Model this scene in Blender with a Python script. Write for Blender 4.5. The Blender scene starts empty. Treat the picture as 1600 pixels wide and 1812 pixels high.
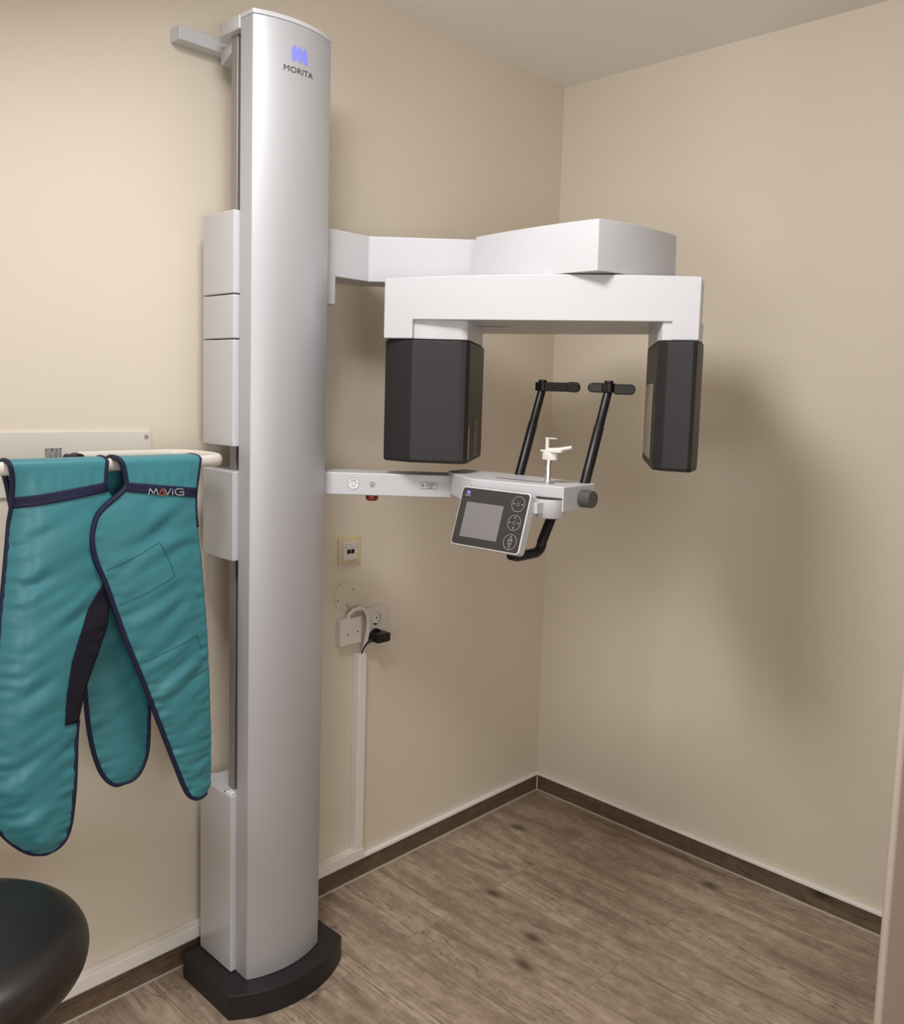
import bpy, bmesh, math, random
from mathutils import Vector, Matrix, Euler, noise
random.seed(7)
SC = bpy.context.scene
COL = SC.collection

# ------------------------------------------------------------------ camera
cam_d = bpy.data.cameras.new('camera')
cam = bpy.data.objects.new('camera', cam_d)
COL.objects.link(cam)
F, CX, CY = 1526.02, 845.02, 845.49
YAW, PITCH, ROLL = 0.74556, 0.097717, 0.032412
fw = Vector((math.cos(YAW)*math.cos(PITCH), math.sin(YAW)*math.cos(PITCH), -math.sin(PITCH)))
r0 = fw.cross(Vector((0, 0, 1))).normalized()
u0 = r0.cross(fw)
rr = r0*math.cos(ROLL) + u0*math.sin(ROLL)
uu = u0*math.cos(ROLL) - r0*math.sin(ROLL)
M = Matrix((rr, uu, -fw)).transposed().to_4x4()
M.translation = Vector((-2.43467, -1.90021, 1.44764))
cam.matrix_world = M
cam_d.sensor_fit = 'AUTO'
cam_d.sensor_width = 36
cam_d.lens = F/1812*36
cam_d.shift_x = (800-CX)/1812
cam_d.shift_y = (CY-906)/1812
cam_d.clip_start = 0.02
SC.camera = cam

# ------------------------------------------------------------------ light and exposure
SC.view_settings.view_transform = 'Standard'
SC.view_settings.look = 'None'
SC.view_settings.exposure = 0.15
SC.view_settings.gamma = 1.0
SC.view_settings.use_curve_mapping = False
world = bpy.data.worlds.new('world')
SC.world = world
world.use_nodes = True
world.node_tree.nodes['Background'].inputs[0].default_value = (1, 0.95, 0.88, 1)
world.node_tree.nodes['Background'].inputs[1].default_value = 0.05

MAIN_LIGHT = dict(loc=(-1.80, -0.88, 2.44), rot=(-0.24, -0.42, 0), size=(0.4, 0.4), power=22.5, color=(1.0, 0.985, 0.975))  # unseen lamp placed by the shadows; tilt added to brighten the right wall
LEFT_FILL = dict(loc=(-4.13, -1.8, 1.25), rot=(math.pi/2, 0, -math.pi/2), size=(0.8, 0.8), power=16, color=(0.98, 0.985, 1.0))  # added fill light, no window known there
BACK_FILL = dict(loc=(-2.6, -3.33, 1.25), rot=(math.pi/2, 0, 0), size=(0.8, 0.8), power=15.5, color=(0.98, 0.985, 1.0))  # second added fill, behind the camera
for d in (MAIN_LIGHT, LEFT_FILL, BACK_FILL):
    ld = bpy.data.lights.new('unseen_ceiling_light' if d is MAIN_LIGHT else 'added_fill_light', 'AREA')
    ld.shape = 'RECTANGLE'
    ld.size, ld.size_y = d['size']
    ld.energy = d['power']
    ld.color = d['color']
    lo = bpy.data.objects.new(ld.name, ld)
    lo.location = d['loc']
    lo.rotation_euler = d['rot']
    COL.objects.link(lo)

# ------------------------------------------------------------------ materials
def mat(name, col, rough=0.5, metal=0.0, spec=0.5, coat=0.0, noise_amt=0.0, noise_scale=30, bump=0.0, bump_scale=200, coat_rough=0.1):
    m = bpy.data.materials.new(name)
    m.use_nodes = True
    nt = m.node_tree
    b = nt.nodes['Principled BSDF']
    b.inputs['Base Color'].default_value = (*col, 1)
    b.inputs['Roughness'].default_value = rough
    b.inputs['Metallic'].default_value = metal
    b.inputs['Specular IOR Level'].default_value = spec
    b.inputs['Coat Weight'].default_value = coat
    b.inputs['Coat Roughness'].default_value = coat_rough
    tc = nt.nodes.new('ShaderNodeTexCoord')
    if noise_amt:
        n = nt.nodes.new('ShaderNodeTexNoise')
        n.inputs['Scale'].default_value = noise_scale
        n.inputs['Detail'].default_value = 3
        nt.links.new(tc.outputs['Object'], n.inputs['Vector'])
        mx = nt.nodes.new('ShaderNodeMix')
        mx.data_type = 'RGBA'
        mx.inputs[6].default_value = (*[c*(1-noise_amt) for c in col], 1)
        mx.inputs[7].default_value = (*[min(1, c*(1+noise_amt)) for c in col], 1)
        nt.links.new(n.outputs['Fac'], mx.inputs[0])
        nt.links.new(mx.outputs[2], b.inputs['Base Color'])
    if bump:
        n2 = nt.nodes.new('ShaderNodeTexNoise')
        n2.inputs['Scale'].default_value = bump_scale
        n2.inputs['Detail'].default_value = 4
        nt.links.new(tc.outputs['Object'], n2.inputs['Vector'])
        bp = nt.nodes.new('ShaderNodeBump')
        bp.inputs['Strength'].default_value = bump
        bp.inputs['Distance'].default_value = 0.002
        nt.links.new(n2.outputs['Fac'], bp.inputs['Height'])
        nt.links.new(bp.outputs['Normal'], b.inputs['Normal'])
    return m

def wood_mat(name, c1, c2, dark, plank=True, rough=0.42, axis='Y'):
    m = bpy.data.materials.new(name)
    m.use_nodes = True
    nt = m.node_tree
    N, L = nt.nodes, nt.links
    b = N['Principled BSDF']
    b.inputs['Roughness'].default_value = rough
    b.inputs['Specular IOR Level'].default_value = 0.4
    tc = N.new('ShaderNodeTexCoord')
    sp = N.new('ShaderNodeSeparateXYZ')
    L.new(tc.outputs['Object'], sp.inputs[0])
    cb = N.new('ShaderNodeCombineXYZ')      # long axis of the boards -> x
    if axis == 'Y':
        L.new(sp.outputs['Y'], cb.inputs['X']); L.new(sp.outputs['X'], cb.inputs['Y'])
    else:
        ad = N.new('ShaderNodeMath'); ad.operation = 'ADD'
        L.new(sp.outputs['X'], ad.inputs[0]); L.new(sp.outputs['Y'], ad.inputs[1])
        L.new(ad.outputs[0], cb.inputs['X']); L.new(sp.outputs['Z'], cb.inputs['Y'])
    vec = cb.outputs[0]
    br = N.new('ShaderNodeTexBrick')
    br.inputs['Scale'].default_value = 1.0
    br.inputs['Brick Width'].default_value = 1.22
    br.inputs['Row Height'].default_value = 0.18
    br.inputs['Mortar Size'].default_value = 0.0009 if plank else 0
    br.inputs['Mortar Smooth'].default_value = 0.3
    br.inputs['Color1'].default_value = (0, 0, 0, 1)
    br.inputs['Color2'].default_value = (1, 1, 1, 1)
    br.inputs['Mortar'].default_value = (0.5, 0.5, 0.5, 1)
    br.offset = 0.37
    mp0 = N.new('ShaderNodeMapping'); mp0.inputs['Location'].default_value = (0.33, 0.06, 0)
    L.new(vec, mp0.inputs['Vector']); L.new(mp0.outputs[0], br.inputs['Vector'])
    # grain coordinates, shifted per board
    sc = N.new('ShaderNodeVectorMath'); sc.operation = 'SCALE'; sc.inputs['Scale'].default_value = 7.3
    L.new(br.outputs['Color'], sc.inputs[0])
    av = N.new('ShaderNodeVectorMath'); av.operation = 'ADD'
    L.new(vec, av.inputs[0]); L.new(sc.outputs[0], av.inputs[1])
    def nz(scale, sx, sy, det=6, rgh=0.6, dist=0.0):
        mp = N.new('ShaderNodeMapping'); mp.inputs['Scale'].default_value = (sx, sy, 1)
        L.new(av.outputs[0], mp.inputs['Vector'])
        n = N.new('ShaderNodeTexNoise')
        n.inputs['Scale'].default_value = scale; n.inputs['Detail'].default_value = det
        n.inputs['Roughness'].default_value = rgh; n.inputs['Distortion'].default_value = dist
        L.new(mp.outputs[0], n.inputs['Vector'])
        return n
    big = nz(2.4, 0.6, 5.5, 5, 0.58, 1.0)
    fine = nz(10, 1.0, 13, 8, 0.7, 0.5)
    crack = nz(2.6, 0.45, 6, 5, 0.6, 1.4)
    mott = nz(16, 1.6, 2.2, 5, 0.65, 0.3)
    def ramp(fac, p0, p1, a=(0, 0, 0, 1), c=(1, 1, 1, 1)):
        r = N.new('ShaderNodeValToRGB')
        r.color_ramp.elements[0].position = p0; r.color_ramp.elements[0].color = a
        r.color_ramp.elements[1].position = p1; r.color_ramp.elements[1].color = c
        L.new(fac, r.inputs[0]); return r
    def mix(f, a, c, mode='MIX'):
        x = N.new('ShaderNodeMix'); x.data_type = 'RGBA'; x.blend_type = mode
        for sock, v in ((x.inputs[0], f), (x.inputs[6], a), (x.inputs[7], c)):
            if isinstance(v, (int, float)): sock.default_value = v
            elif isinstance(v, tuple): sock.default_value = v
            else: L.new(v, sock)
        return x.outputs[2]
    base = mix(ramp(big.outputs['Fac'], 0.34, 0.66).outputs[0], (*c1, 1), (*c2, 1))
    tone = mix(0.75, ramp(br.outputs['Color'], 0, 1, (0.80, 0.79, 0.78, 1), (1.12, 1.10, 1.07, 1)).outputs[0], (1, 1, 1, 1))
    base = mix(1.0, base, tone, 'MULTIPLY')
    base = mix(1.0, base, ramp(fine.outputs['Fac'], 0.30, 0.68, (0.74, 0.725, 0.70, 1), (1.11, 1.11, 1.11, 1)).outputs[0], 'MULTIPLY')
    base = mix(1.0, base, ramp(mott.outputs['Fac'], 0.28, 0.72, (0.74, 0.73, 0.71, 1), (1.22, 1.22, 1.23, 1)).outputs[0], 'MULTIPLY')
    # narrow dark cracks where the noise crosses its middle
    sb = N.new('ShaderNodeMath'); sb.operation = 'SUBTRACT'; sb.inputs[1].default_value = 0.5
    L.new(crack.outputs['Fac'], sb.inputs[0])
    ab = N.new('ShaderNodeMath'); ab.operation = 'ABSOLUTE'; L.new(sb.outputs[0], ab.inputs[0])
    cr = ramp(ab.outputs[0], 0.001, 0.012, (1, 1, 1, 1), (0, 0, 0, 1))
    gate = ramp(big.outputs['Fac'], 0.42, 0.55)
    cg = N.new('ShaderNodeMath'); cg.operation = 'MULTIPLY'
    L.new(cr.outputs[0], cg.inputs[0]); L.new(gate.outputs[0], cg.inputs[1])
    ch = N.new('ShaderNodeMath'); ch.operation = 'MULTIPLY'; ch.inputs[1].default_value = 0.75
    L.new(cg.outputs[0], ch.inputs[0])
    base = mix(ch.outputs[0], base, (*dark, 1))
    # knots
    mpk = N.new('ShaderNodeMapping'); mpk.inputs['Scale'].default_value = (1.7, 3.6, 1)
    L.new(av.outputs[0], mpk.inputs['Vector'])
    vo = N.new('ShaderNodeTexVoronoi'); vo.inputs['Scale'].default_value = 1.0; vo.voronoi_dimensions = '2D'
    L.new(mpk.outputs[0], vo.inputs['Vector'])
    kn = ramp(vo.outputs['Distance'], 0.015, 0.085, (0.85, 0.85, 0.85, 1), (0, 0, 0, 1))
    base = mix(kn.outputs[0], base, (*dark, 1))
    if plank:
        mm = N.new('ShaderNodeMath'); mm.operation = 'MULTIPLY'; mm.inputs[1].default_value = 0.38
        L.new(br.outputs['Fac'], mm.inputs[0])
        base = mix(mm.outputs[0], base, (*dark, 1))
    L.new(base, b.inputs['Base Color'])
    bp = N.new('ShaderNodeBump'); bp.inputs['Strength'].default_value = 0.25; bp.inputs['Distance'].default_value = 0.002
    L.new(fine.outputs['Fac'], bp.inputs['Height']); L.new(bp.outputs['Normal'], b.inputs['Normal'])
    return m

WALL = mat('wall_paint', (0.72, 0.645, 0.535), 0.62, spec=0.35, noise_amt=0.012, noise_scale=3, bump=0.06, bump_scale=260)
CEIL = mat('ceiling_paint', (0.93, 0.91, 0.89), 0.8, spec=0.2, noise_amt=0.01, noise_scale=4)
FLOOR = wood_mat('floor_planks', (0.27, 0.20, 0.15), (0.52, 0.42, 0.325), (0.06, 0.042, 0.03))
SKIRT = wood_mat('skirting_wood', (0.125, 0.085, 0.056), (0.175, 0.123, 0.085), (0.03, 0.02, 0.012), plank=False, rough=0.45, axis='Z')
WHITE = mat('white_plastic', (0.55, 0.55, 0.57), 0.32, spec=0.5, noise_amt=0.006, noise_scale=5)
WHITE_GLOSS = mat('white_gloss_paint', (0.55, 0.55, 0.57), 0.16, spec=0.5, noise_amt=0.006, noise_scale=5)
CREAM = mat('cream_plastic', (0.70, 0.66, 0.60), 0.4, noise_amt=0.01, noise_scale=20)
SEAL = mat('light_seal', (0.90, 0.87, 0.83), 0.5, noise_amt=0.02, noise_scale=30)
DUCT = mat('duct_plastic', (0.84, 0.80, 0.76), 0.4, noise_amt=0.01, noise_scale=20)
FLOORSEAL = mat('floor_sealant', (0.58, 0.53, 0.46), 0.5, noise_amt=0.02, noise_scale=30)
IVORY = mat('ivory_plastic', (0.66, 0.58, 0.36), 0.38, noise_amt=0.02, noise_scale=20)
SILVER = mat('silver_paint', (0.52, 0.52, 0.55), 0.46, metal=0.42, noise_amt=0.015, noise_scale=400, coat=0.15, coat_rough=0.3)
ALU = mat('anodised_profile', (0.33, 0.31, 0.30), 0.45, metal=0.6, noise_amt=0.02, noise_scale=300)
CHAR = mat('charcoal_plastic', (0.020, 0.0175, 0.0185), 0.45, spec=0.35, noise_amt=0.03, noise_scale=200, bump=0.08, bump_scale=900)
CHAR_LT = mat('grey_plastic', (0.085, 0.078, 0.074), 0.45, noise_amt=0.03, noise_scale=100)
BLACK = mat('black_plastic', (0.008, 0.007, 0.007), 0.38, spec=0.4, noise_amt=0.02, noise_scale=100)
GAP = mat('dark_gap', (0.02, 0.018, 0.017), 0.7, noise_amt=0.02, noise_scale=100)
TAUPE = mat('taupe_shaded_wall_end', (0.385, 0.32, 0.26), 0.55, spec=0.35, noise_amt=0.01, noise_scale=10)  # darker than the other walls, shade of the wall end put into the colour
BEAD_LIT = mat('bead_highlight_paint', (0.56, 0.49, 0.41), 0.5, noise_amt=0.01, noise_scale=10)  # lighter tone paints in the highlight along the rounded wall edge
CHROME = mat('chrome', (0.75, 0.73, 0.7), 0.16, metal=1.0, noise_amt=0.01, noise_scale=50)
RED = mat('red_plastic', (0.25, 0.012, 0.012), 0.35, noise_amt=0.03, noise_scale=50)
BLUE = mat('logo_blue', (0.24, 0.26, 0.80), 0.4, noise_amt=0.02, noise_scale=200)
INK = mat('dark_ink', (0.05, 0.05, 0.055), 0.5, noise_amt=0.02, noise_scale=200)
INKG = mat('grey_ink', (0.30, 0.28, 0.27), 0.5, noise_amt=0.02, noise_scale=200)
PRINT = mat('white_print', (0.50, 0.50, 0.50), 0.5, noise_amt=0.02, noise_scale=200)
ORANGE = mat('orange_print', (0.55, 0.10, 0.03), 0.5, noise_amt=0.02, noise_scale=200)
BEZEL = mat('panel_black', (0.035, 0.031, 0.031), 0.28, spec=0.5, noise_amt=0.02, noise_scale=100)
SCREEN = mat('switched_off_screen', (0.19, 0.18, 0.19), 0.22, spec=0.6, noise_amt=0.02, noise_scale=30)
WINDOW = mat('sensor_cover', (0.30, 0.27, 0.20), 0.35, noise_amt=0.02, noise_scale=30)
STICK = mat('sticker_paper', (0.86, 0.84, 0.83), 0.5, noise_amt=0.01, noise_scale=60)
METAL_LABEL = mat('metal_label', (0.50, 0.49, 0.48), 0.4, metal=0.5, noise_amt=0.04, noise_scale=80)
LEATHER = mat('black_leather', (0.015, 0.010, 0.009), 0.36, spec=0.6, noise_amt=0.08, noise_scale=60, bump=0.06, bump_scale=500)
NAVY = mat('navy_binding', (0.012, 0.014, 0.045), 0.6, spec=0.3, noise_amt=0.12, noise_scale=300, bump=0.3, bump_scale=700)
VELCRO = mat('hook_and_loop', (0.016, 0.014, 0.026), 0.85, spec=0.2, noise_amt=0.5, noise_scale=700, bump=0.9, bump_scale=900)
TEAL = mat('teal_nylon', (0.040, 0.210, 0.248), 0.43, spec=0.55, noise_amt=0.06, noise_scale=12, bump=0.22, bump_scale=45)
SEAMM = mat('seam_thread', (0.02, 0.10, 0.115), 0.6, noise_amt=0.05, noise_scale=200)  # dark teal stitching of the pocket seams
CABLE = mat('white_cable', (0.70, 0.67, 0.62), 0.45, noise_amt=0.01, noise_scale=60)
CABLE_G = mat('grey_cable', (0.42, 0.38, 0.33), 0.5, noise_amt=0.01, noise_scale=60)
LAMP = bpy.data.materials.new('lamp_and_fill_diffuser'); LAMP.use_nodes = True
_b = LAMP.node_tree.nodes['Principled BSDF']; _b.inputs['Emission Color'].default_value = (1, 0.96, 0.9, 1); _b.inputs['Emission Strength'].default_value = 0.4  # glow for the ceiling lamp and the added fill panels

# ------------------------------------------------------------------ helpers
def thing(name, label, cat, loc=(0, 0, 0), group=None):
    o = bpy.data.objects.new(name, None)
    o.empty_display_size = 0.05
    o.location = loc
    COL.objects.link(o)
    o['label'] = label; o['category'] = cat
    if group: o['group'] = group
    return o

def root_loc(o):
    while o is not None and o.parent is not None:
        o = o.parent
    return Vector(o.location) if o is not None else Vector((0, 0, 0))

def mesh(name, verts, faces, m, parent=None, smooth=True, bevel=0.0, seg=3, angle=35, label=None, origin=None):
    me = bpy.data.meshes.new(name)
    off = root_loc(parent) if parent is not None else Vector(origin or (0, 0, 0))
    me.from_pydata([tuple(Vector(v)-off) for v in verts], [], faces)
    bm = bmesh.new(); bm.from_mesh(me)
    bmesh.ops.recalc_face_normals(bm, faces=bm.faces)
    bm.to_mesh(me); bm.free()
    for p in me.polygons: p.use_smooth = smooth
    me.materials.append(m)
    o = bpy.data.objects.new(name, me)
    COL.objects.link(o)
    if parent is not None: o.parent = parent
    else: o.location = off
    if smooth and not bevel: me.set_sharp_from_angle(angle=math.radians(angle))
    if bevel:
        b = o.modifiers.new('bevel', 'BEVEL')
        b.width = bevel; b.segments = seg; b.limit_method = 'ANGLE'; b.angle_limit = math.radians(angle)
        b.harden_normals = True
    if label: o['label'] = label
    return o

class MB:
    """collects shapes into one mesh"""
    def __init__(s): s.v = []; s.f = []
    def add(s, v, f):
        n = len(s.v); s.v += [Vector(x) for x in v]; s.f += [tuple(i+n for i in q) for q in f]; return s
    def prism(s, poly, z0, z1, T=None):
        n = len(poly)
        zf0 = z0 if callable(z0) else (lambda p: z0)
        zf1 = z1 if callable(z1) else (lambda p: z1)
        v = [(p[0], p[1], zf0(p)) for p in poly] + [(p[0], p[1], zf1(p)) for p in poly]
        if T: v = [T(Vector(x)) for x in v]
        f = [tuple(range(n)), tuple(range(n, 2*n))] + [(i, (i+1) % n, n+(i+1) % n, n+i) for i in range(n)]
        return s.add(v, f)
    def box(s, a, b, T=None):
        return s.prism([(a[0], a[1]), (b[0], a[1]), (b[0], b[1]), (a[0], b[1])], a[2], b[2], T)
    def tube(s, pts, r, n=12, caps=True, flat=None, up=None):
        pts = [Vector(p) for p in pts]
        rs = r if isinstance(r, (list, tuple)) else [r]*len(pts)
        rings = []
        t0 = (pts[1]-pts[0]).normalized()
        a = Vector(up) if up else (Vector((0, 0, 1)) if abs(t0.z) < 0.9 else Vector((1, 0, 0)))
        a = (a - t0*a.dot(t0)).normalized()
        for i, p in enumerate(pts):
            t = (pts[min(i+1, len(pts)-1)] - pts[max(i-1, 0)]).normalized()
            a = (a - t*a.dot(t))
            a = a.normalized() if a.length > 1e-6 else t.orthogonal().normalized()
            b = t.cross(a)
            fl = flat or 1.0
            rings.append([p + a*math.cos(2*math.pi*k/n)*rs[i] + b*math.sin(2*math.pi*k/n)*rs[i]*fl for k in range(n)])
        v = [x for g in rings for x in g]; f = []
        for i in range(len(rings)-1):
            for k in range(n):
                f.append((i*n+k, i*n+(k+1) % n, (i+1)*n+(k+1) % n, (i+1)*n+k))
        if caps:
            f.append(tuple(range(n))); f.append(tuple(range((len(rings)-1)*n, len(rings)*n)))
        return s.add(v, f)
    def cyl(s, a, b, r, n=32, r2=None):
        return s.tube([a, b], [r, r if r2 is None else r2], n)
    def lathe(s, prof, c, n=64, sx=1.0, sy=1.0):
        v = []; f = []
        for (r, z) in prof:
            for k in range(n):
                t = 2*math.pi*k/n
                v.append((c[0]+r*sx*math.cos(t), c[1]+r*sy*math.sin(t), c[2]+z))
        for i in range(len(prof)-1):
            for k in range(n):
                f.append((i*n+k, i*n+(k+1) % n, (i+1)*n+(k+1) % n, (i+1)*n+k))
        f.append(tuple(range(n))); f.append(tuple(range((len(prof)-1)*n, len(prof)*n)))
        return s.add(v, f)
    def build(s, name, m, parent=None, **k): return mesh(name, s.v, s.f, m, parent, **k)

def arc_pts(p0, p1, sag, n=24, normal=None):
    """points from p0 to p1 bulging by sag to the left of p0->p1 (negative: right)"""
    a, b = Vector(p0).to_2d(), Vector(p1).to_2d()
    d = b-a; c = d.length; s = abs(sag)
    R = (c*c/4+s*s)/(2*s)
    nrm = Vector((-d.y, d.x)).normalized()*(1 if sag > 0 else -1)
    mid = (a+b)/2; cen = mid - nrm*(R-s)
    th = math.asin(min(1, c/2/R))
    out = []
    for i in range(n+1):
        t = -th + 2*th*i/n
        out.append(tuple(cen + nrm*R*math.cos(t) + d.normalized()*R*math.sin(t)))
    return out

def frame(o, ex, ey, ez=None):
    """local (x, y, z) -> world"""
    o, ex, ey = Vector(o), Vector(ex).normalized(), Vector(ey).normalized()
    ez = Vector(ez).normalized() if ez else ex.cross(ey)
    return lambda v: o + ex*v[0] + ey*v[1] + ez*v[2]

def text_geo(txt, size, T, thick=0.0003, stretch=1.0, center=True, space=1.0):
    """letters as vertices and faces, in the frame T (x right, y up, z out)"""
    cu = bpy.data.curves.new('lettering', 'FONT')
    cu.body = txt; cu.size = size; cu.extrude = thick
    cu.align_x = 'CENTER' if center else 'LEFT'
    cu.space_character = space
    cu.resolution_u = 3
    ob = bpy.data.objects.new('lettering', cu)
    COL.objects.link(ob)
    bpy.context.view_layer.update()
    dg = bpy.context.evaluated_depsgraph_get()
    me = bpy.data.meshes.new_from_object(ob.evaluated_get(dg))
    v = [T(Vector((p.co.x*stretch, p.co.y, p.co.z))) for p in me.vertices]
    f = [tuple(p.vertices) for p in me.polygons]
    bpy.data.objects.remove(ob); bpy.data.meshes.remove(me); bpy.data.curves.remove(cu)
    return v, f

def ring_geo(r, w, T, n=40, thick=0.0003, sx=1.0):
    v = []; f = []
    for k in range(n):
        t = 2*math.pi*k/n
        for q in (r-w/2, r+w/2):
            for z in (0, thick):
                v.append(T(Vector((q*math.cos(t)*sx, q*math.sin(t), z))))
    for k in range(n):
        a, b = k*4, ((k+1) % n)*4
        f += [(a+1, a+3, b+3, b+1), (a, a+1, b+1, b), (a+3, a+2, b+2, b+3), (a, b, b+2, a+2)]
    return v, f

def disc_geo(rx, ry, T, n=32, thick=0.0004, cx=0, cy=0):
    v = [T(Vector((cx+rx*math.cos(2*math.pi*k/n), cy+ry*math.sin(2*math.pi*k/n), z))) for z in (0, thick) for k in range(n)]
    f = [tuple(range(n)), tuple(range(n, 2*n))] + [(k, (k+1) % n, n+(k+1) % n, n+k) for k in range(n)]
    return v, f

def poly_geo(pts, T, thick=0.0004):
    n = len(pts)
    v = [T(Vector((p[0], p[1], z))) for z in (0, thick) for p in pts]
    f = [tuple(range(n)), tuple(range(n, 2*n))] + [(k, (k+1) % n, n+(k+1) % n, n+k) for k in range(n)]
    return v, f

def rect(x0, y0, x1, y1): return [(x0, y0), (x1, y0), (x1, y1), (x0, y1)]
def rrect(x0, y0, x1, y1, r, n=6):
    out = []
    for cx, cy, a0 in ((x1-r, y1-r, 0), (x0+r, y1-r, 90), (x0+r, y0+r, 180), (x1-r, y0+r, 270)):
        for i in range(n+1):
            a = math.radians(a0+90*i/n); out.append((cx+r*math.cos(a), cy+r*math.sin(a)))
    return out

def struct(o): o['kind'] = 'structure'; return o

# ------------------------------------------------------------------ room shell
H = 2.5
XL, YB = -4.2, -3.4
struct(MB().box((XL, YB, -0.06), (0.0, 0.0, 0.0)).build('floor', FLOOR, smooth=False))
struct(MB().box((XL, YB, H), (0.0, 0.0, H+0.06)).build('ceiling', CEIL, smooth=False))
struct(MB().box((XL-0.1, 0.0, -0.06), (0.1, 0.12, H+0.06)).build('wall_left', WALL, smooth=False))
struct(MB().box((0.0, YB, -0.06), (0.12, 0.0, H+0.06)).build('wall_right', WALL, smooth=False))
struct(MB().box((XL-0.1, YB-0.12, -0.06), (0.12, YB, H+0.06)).build('wall_back', WALL, smooth=False))
struct(MB().box((XL-0.12, YB, -0.06), (XL, 0.0, H+0.06)).build('wall_far_left', WALL, smooth=False))

def skirting(name, axis, lo, hi):
    if axis == 'x':
        root = MB().box((lo, -0.012, 0.0), (hi, 0.0, 0.056)).build(name, SKIRT, smooth=False)
        MB().box((lo, -0.016, 0.056), (hi, 0.0, 0.066)).build('top_strip', SEAL, root, bevel=0.002, label='off-white top strip')
        MB().box((lo, -0.0165, 0.0), (hi, -0.012, 0.003)).build('floor_seal', FLOORSEAL, root, label='pale sealant line along the floor')
    else:
        root = MB().box((-0.012, lo, 0.0), (0.0, hi, 0.056)).build(name, SKIRT, smooth=False)
        MB().box((-0.016, lo, 0.056), (0.0, hi, 0.066)).build('top_strip', SEAL, root, bevel=0.002, label='off-white top strip')
        MB().box((-0.0165, lo, 0.0), (-0.012, hi, 0.003)).build('floor_seal', FLOORSEAL, root, label='pale sealant line along the floor')
    struct(root)
    return root
skirting('baseboard_left', 'x', XL, -0.0)
b_r = skirting('baseboard_right', 'y', -1.62, -0.012)
MB().box((-0.0145, -0.0145, 0.002), (-0.012, -0.012, 0.056)).build('corner_seal', SEAL, b_r, label='pale sealant line in the corner')

# wall end by the doorway, splay chosen to turn its face from the lamp, rounded at its edge
k = Vector((-0.6465, -1.395)); R = 0.008
e_in = Vector((1, 0)); e_out = Vector((0.83, -0.56)).normalized()
poly = [(-0.001, -1.395)]
ang = e_in.angle(e_out); t_len = R/math.tan(ang/2)
bis = (e_in+e_out).normalized(); cen = k + bis*(R/math.sin(ang/2))
pa = k+e_in*t_len; pb = k+e_out*t_len
a0 = math.atan2((pa-cen).y, (pa-cen).x); a1 = math.atan2((pb-cen).y, (pb-cen).x)
if a1 < a0: a1 += 2*math.pi
for i in range(13):
    a = a0+(a1-a0)*i/12
    poly.append((cen.x+R*math.cos(a), cen.y+R*math.sin(a)))
q = k+e_out*0.5
poly += [tuple(q), (-0.001, q.y)]
w_f = struct(MB().prism(poly, 0.0, H).build('wall_front', TAUPE, angle=50))
MB().cyl((cen.x, cen.y, 0.001), (cen.x, cen.y, H-0.001), R+0.0006, 32).build('corner_bead_highlight', BEAD_LIT, w_f, label='rounded corner bead with its highlight painted on')

# ceiling lamp placed by the shadows, tilt added to brighten the right wall (above the view)
lx, ly, lz = MAIN_LIGHT['loc']
t = thing('unseen_ceiling_lamp', 'unseen square ceiling lamp, tilt added to brighten the walls by the x-ray machine', 'ceiling light', (lx, ly, H))
_lm = Euler(MAIN_LIGHT['rot']).to_matrix()
TLM = lambda p: Vector((lx, ly, lz)) + _lm @ Vector(p)
lh = MB()
for a, b in (((-.23, -.23), (.23, -.2)), ((-.23, .2), (.23, .23)), ((-.23, -.2), (-.2, .2)), ((.2, -.2), (.23, .2))):
    lh.box((a[0], a[1], -0.01), (b[0], b[1], 0.03), TLM)
lh.build('frame', WHITE, t, bevel=0.002)
MB().box((-.21, -.21, 0.006), (.21, .21, 0.028), TLM).build('diffuser', LAMP, t)
MB().cyl((lx, ly, lz+0.02), (lx, ly, H), 0.012, 16).build('stem', WHITE, t)
# added fill lights framed as windows, behind and left of the camera (out of view)
def window(name, c, ax, L):  # frame and glowing sheet made up around an added fill light
    s = L['size'][0]/2
    wf = MB()
    T = frame(c, ax, (0, 0, 1))
    for a, b in (((-s-.06, -s-.06), (s+.06, -s)), ((-s-.06, s), (s+.06, s+.06)), ((-s-.06, -s), (-s, s)), ((s, -s), (s+.06, s))):
        wf.box((a[0], a[1], -0.001), (b[0], b[1], 0.05), T)
    w = struct(wf.build(name, WHITE, bevel=0.004))
    MB().box((-s, -s, 0.005), (s, s, 0.02), T).build('fill_glow', LAMP, w)
window('added_fill_panel_1', (XL, LEFT_FILL['loc'][1], 1.25), (0, 1, 0), LEFT_FILL)
window('added_fill_panel_2', (BACK_FILL['loc'][0], YB, 1.25), (-1, 0, 0), BACK_FILL)

# ------------------------------------------------------------------ x-ray machine
XR = thing('dental_xray_machine', 'tall silver and white panoramic dental x-ray machine on a dark plinth against the left wall', 'x-ray machine', (-1.28, -0.2, 0))
base = [(-1.441, -0.055)] + arc_pts((-1.441, -0.262), (-1.120, -0.266), -0.058, 36) + [(-1.120, -0.055)]
MB().prism(base, 0.0, 0.06).build('base_plinth', CHAR, XR, bevel=0.002, angle=20)
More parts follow.
